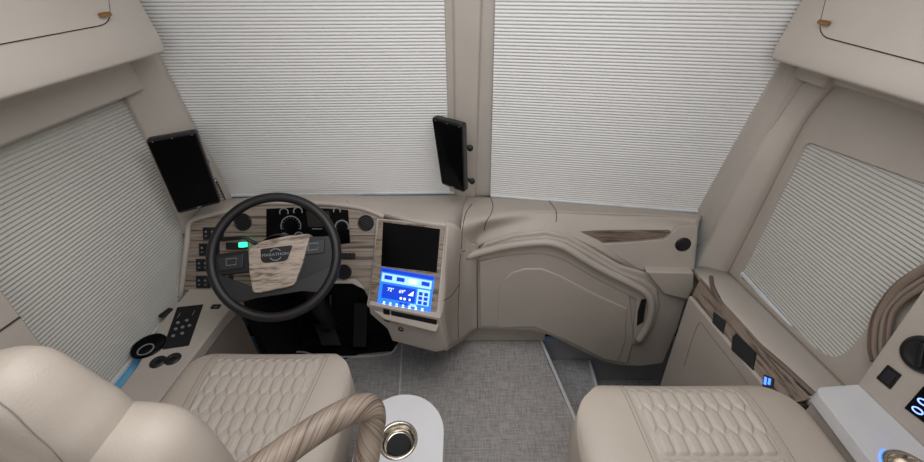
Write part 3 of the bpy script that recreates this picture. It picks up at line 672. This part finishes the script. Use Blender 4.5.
display('black camera monitor on the centre pillar between the two large blinds', TLp, TRp, BRp, BLp, .032, [(ony(464, 146, 1.44), ony(470, 147, 1.475)), (ony(466, 179, 1.46), ony(472, 180, 1.50))])
# script emblem on the left pillar
e = thing('script_emblem', 'small chrome script emblem at the foot of the left front pillar', 'emblem', ony(220, 187, 1.43))
pts = []
a, b = ony(216, 178.5, 1.46), ony(225.5, 199, 1.50)
for k in range(61):
    t_ = k/60; p = a.lerp(b, t_); sdir = V((1, 0, .2)).normalized(); pts.append(p+sdir*(.0075*math.sin(t_*2*PI*7)*(1-.3*t_))+V((0, -.014, 0)))
obj('lettering', tube(pts, .0018, 6), STEEL, e)
obj('backing', tube([a+V((0, -.004, 0)), b+V((0, -.004, 0))], .0035, 8), BLACK, e)
# ------------------------------------------------------------------ left side console
ZC = .62; CP = Pl(V((-1, 1.2, ZC)), V((-.9, 1.2, ZC)), V((-1, .5, ZC)))
con = thing('side_console', 'beige console between the left side blind and the driver seat', 'console', V((-1.04, .8, 0)))
yf = FP.hit(200, 300, 0).y
bm = bmesh.new(); prism(bm, [V((-1.105, .2, ZC)), V((-.955, .2, ZC)), onz(150, 413, ZC), onz(222, 318, ZC), V((-.90, yf+.03, ZC)), V((-1.15, yf+.03, ZC)), V((-1.15, 1.02, ZC)), V((-1.125, .93, ZC)), V((-1.105, .82, ZC))], V((0, 0, -.05))); obj('top', bm, BEIGE, con, bevel=.006)
bm = bmesh.new(); prism(bm, [V((-1.13, .2, ZC-.05)), V((-.965, .2, ZC-.05)), V((-.955, .7, ZC-.05)), V((-.925, 1.15, ZC-.05)), V((-1.13, 1.15, ZC-.05))], V((0, 0, -ZC+.052))); obj('side_panel', bm, TAUPE, con, bevel=.004)
kp = obj('keypad', plate(CP, [(177, 307), (203, 304), (188.5, 345), (162, 349)], .004, .01), MATTE, con, bevel=.002, label='black seat keypad with grey buttons')
kc = [CP.hit(*p) for p in ((177, 307), (203, 304), (188.5, 345), (162, 349))]
def kpnt(s, q): return kc[0].lerp(kc[1], s).lerp(kc[3].lerp(kc[2], s), q)
for s, q in ((.3, .45), (.62, .42), (.3, .60), (.55, .58), (.8, .56), (.3, .76), (.62, .73)):
    obj('button', lathe(kpnt(s, q)+CP.n*.004, CP.n, [(0, .004), (.0055, .004), (.006, 0)], 12), SILV, kp)
obj('button_icon', tube([kpnt(.25, .2)+CP.n*.005, kpnt(.2, .32)+CP.n*.005], .0012, 6), SILV, kp)
obj('button_icon', tube([kpnt(.8, .18)+CP.n*.005, kpnt(.75, .3)+CP.n*.005], .0012, 6), SILV, kp)
for x, y in ((158, 362), (173, 359)):
    s_ = obj('power_socket', lathe(CP.hit(x, y), CP.n, [(0, .002), (.010, .002), (.012, .006), (.021, .006), (.025, .003), (.026, 0)], 26), BLACK, con, smooth=True)
    obj('socket_cap', ring(CP, CP.hit(x, y, .0065), .014, .003, .001, .002), DGREY, s_)
h = obj('cup_holder', lathe(CP.hit(149, 346), CP.n, [(0, .001), (.040, .001), (.044, .004), (.048, .006), (.054, .005), (.056, 0)], 36, sx=1, sy=1), GLOSS, con, smooth=True, label='black round cup holder')
h2 = obj('holder_ring', ring(CP, CP.hit(146, 350, 0), .026, .004, .004, .003), SILV, h)
obj('door_lock_switch', rect(CP, CP.hit(166, 313), .026, .05, .006, .01, rot=-.3), BLACK, con, bevel=.005)
q = obj('rocker_switch', rect(CP, CP.hit(216, 307), .034, .022, .005, .01), BLACK, con, bevel=.002)
obj('switch_icon', rect(CP, CP.hit(216, 307, .005), .016, .003, .001, .001), SILV, q)
# window ledge strip beside the console, blue daylight glow put into its colour
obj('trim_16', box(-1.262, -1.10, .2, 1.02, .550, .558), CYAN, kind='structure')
# ------------------------------------------------------------------ seats
def hexh(x, y, w, p):
    """raised elongated hexagons pointing front and back, 0 on the stitched edges .. 1 inside"""
    t = w*.62; best = -9; j0 = round(y/p)
    for j in (j0-1, j0, j0+1):
        o = .5*w if j % 2 else 0; i0 = round((x-o)/w)
        for i in (i0-1, i0, i0+1):
            dx = abs(x-o-i*w)/(w/2); dy = abs(y-j*p)
            best = max(best, min(1-dx, ((p+t)/2-t*dx-dy)/(w/2)*.8))
    return max(0., min(1., best*1.7))**.6
def seat_surface(cx, w, y0, y1, zt, crown):
    """returns function s(x,y) height of the cushion top without quilting; x,y in seat space"""
    def S(u, v):     # u,v in -1..1
        x = cx+w/2*u; y = (y0+y1)/2+(y1-y0)/2*v
        e = (1-abs(u)**5)*(1-max(0, v)**6); z = zt-.075*(1-max(0, e)**.38)+crown*(abs(u)**2)*(1 if abs(u) < .97 else .8)
        return V((x, y, z))
    return S
def cushion(t, cx, w, y0, y1, zt, qw_front, qw_back, m, cell, thick, ytop=None, ysplit=None):
    S = seat_surface(cx, w, y0, y1, zt, .012)
    def sq(u, v):    # square -> rounded front corners
        k = 1-.20*max(0, v)**4*abs(u)**2
        kk = 1-.13*max(0, abs(u)-.55)**2/.2*max(0, v)**3
        return S(u*k*(1-.0*v), v*kk)
    N = 56; bm = bmesh.new(); rows = []
    us = [math.sin(PI/2*(i/N*2-1)) for i in range(N+1)]
    for j in range(N+1):
        v = math.sin(PI/2*(j/N*2-1)); rows.append([sq(u, v) for u in us])
    # skirts
    front = [p+V((0, .006, -thick)) for p in rows[-1]]; back = [p+V((0, 0, -thick)) for p in rows[0]]
    rows = [back]+rows+[front]
    rows = [[r[0]+V((-.004, 0, -thick if 0 < i < len(rows)-1 else 0))]+r+[r[-1]+V((.004, 0, -thick if 0 < i < len(rows)-1 else 0))] for i, r in enumerate(rows)]
    grid(rows, bm); o = obj('cushion', bm, m, t, smooth=True)
    NX, NY = 170, 190; rows = []
    yt = ytop if ytop else y1-.03
    for j in range(NY+1):
        y = y0+.02+(yt-y0-.02)*j/NY; f = j/NY; hw = (qw_back+(qw_front-qw_back)*f)/2; r = []
        for i in range(NX+1):
            u = (i/NX*2-1); x = cx+hw*u; v = (y-(y0+y1)/2)/((y1-y0)/2)
            p = sq((x-cx)/(w/2), v)
            edge_ = min(1, (1-abs(u))*9)*min(1, (1-f)*14)*(min(1, abs(y-ysplit)/.010) if ysplit else 1)
            h = hexh(u*hw*(1.0), y-yt, cell[0], cell[1])
            p.z += -.004+.005*edge_+.008*h*edge_
            r.append(p)
        rows.append(r)
    bm = grid(rows); q = obj('quilted_panel', bm, LEATH2, t, smooth=True, label='quilted centre panel with honeycomb stitching')
    for s in (-1, 1):
        P = []
        for j in range(41):
            f = j/40; y = y0+.02+(yt-y0-.02)*f; hw = (qw_back+(qw_front-qw_back)*f)/2+.004; v = (y-(y0+y1)/2)/((y1-y0)/2)
            P.append(sq(s*hw/(w/2), v)+V((0, 0, .0012)))
        obj('piping', tube(P, .0022, 6), BEIGE, t, smooth=True)
        P = [p+V((s*.010, 0, -.0016)) for p in P]; obj('stitching', tube(P, .0012, 5), TAUPE, t)
    return sq
ds = thing('driver_chair', 'beige leather driver seat with honeycomb quilting behind the steering wheel', 'seat', V((-.64, .5, 0)))
CXD = -.635
cushion(ds, CXD, .57, .36, .87, .685, .37, .27, LEATH, (.033, .060), .10)
obj('seat_base', box(-.86, -.42, .42, .76, .30, .57), MATTE, ds, bevel=.02)
obj('pedestal', box(-.78, -.48, .45, .72, 0, .30), MATTE, ds, bevel=.01)
# backrest: outline in X/Z, padded
def padded(outl, y0, th, rad, tilt, zb, layers=9):
    """outl: [(x,z)] closed; returns bmesh of a padded slab from y0 to y0+th"""
    n = len(outl); bm = bmesh.new()
    cen = V((sum(p[0] for p in outl)/n, 0, sum(p[1] for p in outl)/n))
    nrm = []
    for i in range(n):
        a_, b_ = outl[i-1], outl[(i+1) % n]; t_ = V((b_[0]-a_[0], 0, b_[1]-a_[1])).normalized(); q_ = V((t_.z, 0, -t_.x))
        if q_.dot(V((outl[i][0], 0, outl[i][1]))-cen) < 0: q_ = -q_
        nrm.append(q_)
    rings = []
    for k in range(layers+1):
        ph = -PI/2+PI*k/layers; ins = rad*(1-math.cos(ph)); y = y0+th/2+th/2*math.sin(ph)
        rings.append([V((outl[i][0], y, outl[i][1]))-nrm[i]*ins+V((0, -(outl[i][1]-zb)*tilt, 0)) for i in range(n)])
    for s_ in (.75, .5, .25):
        pass
    def inner(r, first):
        out = []; c_ = sum(r, V((0, 0, 0)))/n
        for s_ in (.8, .6, .4, .2): out.append([c_+(p-c_)*s_+V((0, (-1 if first else 1)*.012*(1-s_), 0)) for p in r])
        return out
    A = inner(rings[0], True)[::-1]; B = inner(rings[-1], False); R = A+rings+B
    R = [r+[r[0]] for r in R]; grid(R, bm); bmesh.ops.remove_doubles(bm, verts=bm.verts, dist=1e-6)
    bm.edges.ensure_lookup_table(); bmesh.ops.holes_fill(bm, edges=[e for e in bm.edges if e.is_boundary], sides=0)
    return bm
half = [(.02, 1.15), (.08, 1.15), (.12, 1.145), (.15, 1.135), (.178, 1.108), (.195, 1.06), (.203, 1.0), (.208, .85), (.22, .68), (.17, .62)]
hv = cr([V((a_, 0, b_)) for a_, b_ in half], 4); outl = [(CXD-.015+p.x, p.z-.012) for p in hv] + [(CXD-.015-p.x, p.z-.012) for p in hv[::-1]]
obj('backrest', padded(outl, .285, .12, .045, .0, .62), LEATH, ds, smooth=True)
half = [(.01, 1.292), (.03, 1.287), (.052, 1.268), (.070, 1.235), (.086, 1.195), (.104, 1.155), (.112, 1.10), (.10, 1.03), (.02, .98)]
hv = cr([V((a_, 0, b_)) for a_, b_ in half], 4); outl = [(CXD-.028+p.x, p.z-.004) for p in hv] + [(CXD-.028-p.x, p.z-.004) for p in hv[::-1]]
obj('headrest', padded(outl, .284, .122, .05, .0, .62), LEATH, ds, smooth=True)
bk_ = [o for o in ds.children if o.name.startswith(('backrest', 'headrest'))]
seam('back_seam', bk_, [(-4, 400), (14, 414), (34, 434), (50, 448), (66, 466)], .0009, TAUPE, ds)
# arm rest, a wood grain loop
ar = [onz(225, 492, .95), onz(270, 462, .95), onz(300, 440, .95), onz(330, 421, .945), onz(355, 409, .935), onz(369, 408, .915), onz(373, 418, .885), onz(370, 436, .845), onz(366, 462, .80), onz(362, 490, .76)]
arm = obj('armrest', tube(cr(ar, 6), .030, 20), WOODA, ds, smooth=True, label='looped wood grain armrest')
obj('armrest_light', lathe(onz(371, 397.5, .935), V((.2, .4, 1)), [(0, .003), (.009, .002), (.011, -.004)], 14, sx=1.2, sy=.6), LEDB, arm)
obj('armrest_bracket', tube([onz(225, 492, .95), V((CXD+.25, .36, .92)), V((CXD+.22, .38, .84))], .025, 12), BLACK, ds, smooth=True)
# passenger seat
ps = thing('passenger_chair', 'beige leather passenger seat with honeycomb quilting in the lower right', 'seat', V((.62, .4, -.4)))
CXP = .622
cushion(ps, CXP, .655, .05, .69, .775, .33, .27, LEATH, (.035, .062), .13, ytop=.68, ysplit=.463)
obj('seat_base', box(.38, .86, .12, .55, .25, .64), MATTE, ps, bevel=.02)
obj('pedestal', box(.45, .78, .15, .5, -.40, .25), MATTE, ps, bevel=.01)
half = [(.02, 1.45), (.10, 1.44), (.15, 1.36), (.2, 1.28), (.27, 1.2), (.29, 1.0), (.29, .85), (.27, .75), (.2, .72)]
hv = cr([V((a_, 0, b_)) for a_, b_ in half], 4); outl = [(CXP+p.x, p.z) for p in hv] + [(CXP-p.x, p.z) for p in hv[::-1]]
obj('backrest', padded(outl, -.25, .15, .06, .0, .72), LEATH, ps, smooth=True)
# ------------------------------------------------------------------ white round side table with cup holder
ZT = .60; tc_ = onz(401, 433, ZT)
st = thing('side_table', 'white rounded side table with steel cup holder beside the driver seat', 'table', V((tc_.x, tc_.y-.05, 0)))
rt = .128; cen = onz(398, 440, ZT)
hole = [cen+V((.052*math.cos(2*PI*k/36), .052*math.sin(2*PI*k/36), 0)) for k in range(36)]
o1 = [tc_+V((rt*math.cos(PI*k/24), rt*math.sin(PI*k/24), 0)) for k in range(25)] + [tc_+V((-rt, -.22, 0)), tc_+V((rt, -.22, 0))]
obj('table_top', holed(o1, hole, V((0, 0, 1)), .03), WHITE, st, bevel=.004)
o2 = [tc_+(p-tc_)*.95+V((0, 0, -.03)) for p in o1]
bm = bmesh.new(); prism(bm, o2, V((0, 0, -ZT+.03))); obj('body', bm, WALLB, st, bevel=.004)
ch = obj('cup_holder', lathe(cen, V((0, 0, 1)), [(0, -.028), (.036, -.028), (.045, -.022), (.047, .002), (.052, .0045), (.057, .003), (.058, 0)], 40), STEEL, st, smooth=True, label='polished steel cup holder')
obj('rubber_pad', lathe(cen, V((0, 0, 1)), [(0, -.024), (.034, -.024), (.035, -.027)], 28), MATTE, ch)
# ------------------------------------------------------------------ right side wall unit below the window
su = thing('side_cabinet', 'beige low side cabinet with wood grain ledge under the right side window', 'cabinet', V((1.02, .9, -.4)))
XA = .93
A0, A1 = onx(690, 298, XA), onx(768, 388, XA); zA = (A0.z+A1.z)/2
ye = A0.y+.06
LPn = Pl(V((XA, ye, zA)), V((XA, .1, zA)), V((XA, ye, 0)))
bm = bmesh.new(); prism(bm, [V((XA, .655, -.4)), V((XA, ye-.18, -.4)), V((XA, ye-.045, A0.z)), V((XA, .655, A1.z))], V((.2, 0, 0))); obj('body', bm, BEIGE, su, bevel=.008)
# sloping wood ledge
a0, a1 = V((XA+.01, ye-.05, A0.z+.006)), V((XA+.01, .65, A1.z+.004)); b0 = V((.999, ye+.02, .670)); b1 = V((.999, .65, .726))
WL = Pl(a0, a1, b0)
if WL.n.z < 0: WL.n = -WL.n
bm = bmesh.new(); prism(bm, [a0, a1, b1, b0], -WL.n*.01); obj('wood_ledge', bm, WOODY, su, bevel=.003, label='dark wood grain ledge')
sw_ = obj('switch', plate(WL, [(713.5, 311), (725.5, 320.5), (723, 333.5), (712, 322)], .004, .01), BLACK, su, bevel=.002)
obj('switch_icon', plate(WL, [(717, 316), (720, 318.5), (719, 321), (716.5, 318.5)], .0048, .002), DGREY, sw_)
obj('cover_plate', plate(WL, [(736, 332.5), (756, 352), (753, 370), (731, 349), (732, 337)], .004, .01), MATTE, su, bevel=.002)
u_ = obj('usb_port', plate(WL, [(764, 374), (774, 378), (773, 388), (762, 386)], .004, .01), BLACK, su, bevel=.001)
for k in range(2): obj('port_light', plate(WL, [(764.5+4*k, 376.5+1.5*k), (767+4*k, 377.5+1.5*k), (766+4*k, 385), (763.5+4*k, 384)], .0052, .002), LEDB, u_)
sill = [o for o in C.objects if o.name in ('trim_17', 'trim_12', 'trim_13')]
seam('curved_strip', sill, [(711, 277), (713, 288), (722, 304), (738, 325), (760, 346), (785, 368), (815, 396)], .009, mat('dark_taupe', (112, 98, 88), .6), su)
seam('curved_strip', sill, [(713, 290), (722, 306), (737, 327), (758, 348), (783, 371), (810, 396)], .003, SEAM, su)
seam('panel_groove', [o for o in su.children if o.name.startswith('body')], [(684, 366), (692, 340), (698, 325), (702, 324), (712, 337), (735, 366), (748, 384)], .0018, TAUPE, su)
# ------------------------------------------------------------------ right console, white counter and control panel
ZW = .80
rc = thing('side_counter', 'white topped side counter with slanted beige control panel at right', 'counter', V((1.05, .4, -.4)))
c0, c1, c2, c3 = onz(813, 388, ZW), onz(858, 384, ZW), onz(924, 450, ZW), onz(872, 464, ZW)
dd = (c3-c0).normalized(); ee = (c2-c1).normalized()
cup = onz(913, 474, ZW)
outl_ = rounded([c0, c1+V((.02, .0, 0)), V((1.16, c1.y, ZW)), V((1.16, 0, ZW)), c0+dd*.45], [.03, .005, .005, .005, .005])
hole = [cup+V((.048*math.cos(2*PI*k/32), .048*math.sin(2*PI*k/32), 0)) for k in range(32)]
obj('counter_top', holed(outl_, hole, V((0, 0, 1)), .035), WHITE, rc, bevel=.005)
bm = bmesh.new(); prism(bm, [p+V((.015, -.012, -.035)) for p in [c0, V((1.13, c1.y, ZW)), V((1.13, .05, ZW)), c0+dd*.42]], V((0, 0, -ZW-.36))); obj('body', bm, WALLB, rc)
ch = obj('cup_holder', lathe(cup, V((0, 0, 1)), [(0, -.06), (.034, -.06), (.04, -.05), (.044, .002), (.048, .004), (.053, .003), (.054, 0)], 36), STEEL, rc, smooth=True, label='steel cup holder with blue light ring')
obj('light_ring', ring(CP, cup, .0575, .003, .002, .002, 1.9, 3.6), LEDB, ch)
d1 = onz(857, 384, ZW); d2 = onz(926, 449.5, ZW); d3 = onx(924, 288, 1.13)
q3 = onz(898, 329, .985)
CT = Pl(d1, d2, q3); 
if CT.n.dot(O-d1) < 0: CT.n = -CT.n
far = CT.hit(960, 236); e4 = d2+(d2-d1)*.5
obj('control_panel', (lambda bm: (prism(bm, [d1, d2, e4, CT.hit(1100, 330), far], -CT.n*.03), bm)[1])(bmesh.new()), BEIGE, rc, bevel=.004)
k_ = CT.hit(924, 355)
kn = obj('rotary_dial', lathe(k_, CT.n, [(0, .006), (.030, .008), (.036, .012), (.042, .008), (.046, 0)], 36), BLACK, rc, smooth=True, label='large black rotary dial')
obj('dial_grip', rect(CT, k_, .012, .06, .016, .01, rot=.5), BLACK, kn, bevel=.003)
s_ = obj('switch', plate(CT, [(887, 364.5), (901, 375), (889.5, 389.5), (875.5, 378)], .004, .01), BLACK, rc, bevel=.002)
obj('rocker', plate(CT, [(887.5, 368.5), (896.5, 375.5), (888.5, 385), (879.5, 377.5)], .007, .006), DGREY, s_, bevel=.001)
dg = obj('digital_display', plate(CT, [(923, 386), (955, 410), (936, 432), (903.5, 408)], .004, .01), GLOSS, rc, bevel=.002, label='black clock display with lit blue digits')
da = (CT.hit(923, 402.5)-CT.hit(917.5, 410.5)).normalized(); db_ = CT.n.cross(da)
DIG = mat('clock_digit', (120, 150, 255), .3, emit=(130, 160, 255), es=2.2)
for x, y in ((917.5, 410.5), (923.2, 402.3)):
    cc = CT.hit(x, y, .0055)
    obj('digit', tube([cc+da*(.0062*math.cos(a_))+db_*(.010*math.sin(a_)) for a_ in [2*PI*i/20 for i in range(20)]], .0017, 6, closed=True), DIG, dg)
# curved wood trim above the counter on the window surround
for off_, rr2, m_ in ((0, .012, WOODC), (8, .006, TAUPE), (14, .008, WOODC)):
    obj('curved_trim', tube(cr([onx(876+off_, 362, 1.125), onx(873+off_, 345, 1.125), onx(877+off_, 318-off_*.2, 1.125), onx(893+off_*.7, 293+off_*.5, 1.125), onx(912+off_*.3, 277+off_, 1.125), onx(940, 262+off_, 1.125)], 6), rr2, 10), m_, rc, smooth=True, label='curved wood grain trim')
# ------------------------------------------------------------------ light
def area(name, loc, size, sy, power, col, target):
    l = bpy.data.lights.new(name, 'AREA'); l.shape = 'RECTANGLE'; l.size = size; l.size_y = sy; l.energy = power; l.color = col
    o = bpy.data.objects.new(name, l); C.objects.link(o); o.location = loc
    o.rotation_euler = (V(target)-V(loc)).to_track_quat('-Z', 'Y').to_euler(); return o
area('ceiling_lamp', (0, .55, 2.08), 1.3, .9, 14.2, (.99, .985, 1), (0, .6, 0))
area('cabin_lamp', (0, -.9, 2.0), 1.6, 1.2, 15.5, (.99, .985, 1), (0, 1.0, .9))
w = bpy.data.worlds.new('world'); sc.world = w; w.use_nodes = True
nt = w.node_tree; bg = nt.nodes['Background']; bg.inputs[1].default_value = 1.0
bg.inputs[0].default_value = (.14, .36, .56, 1)
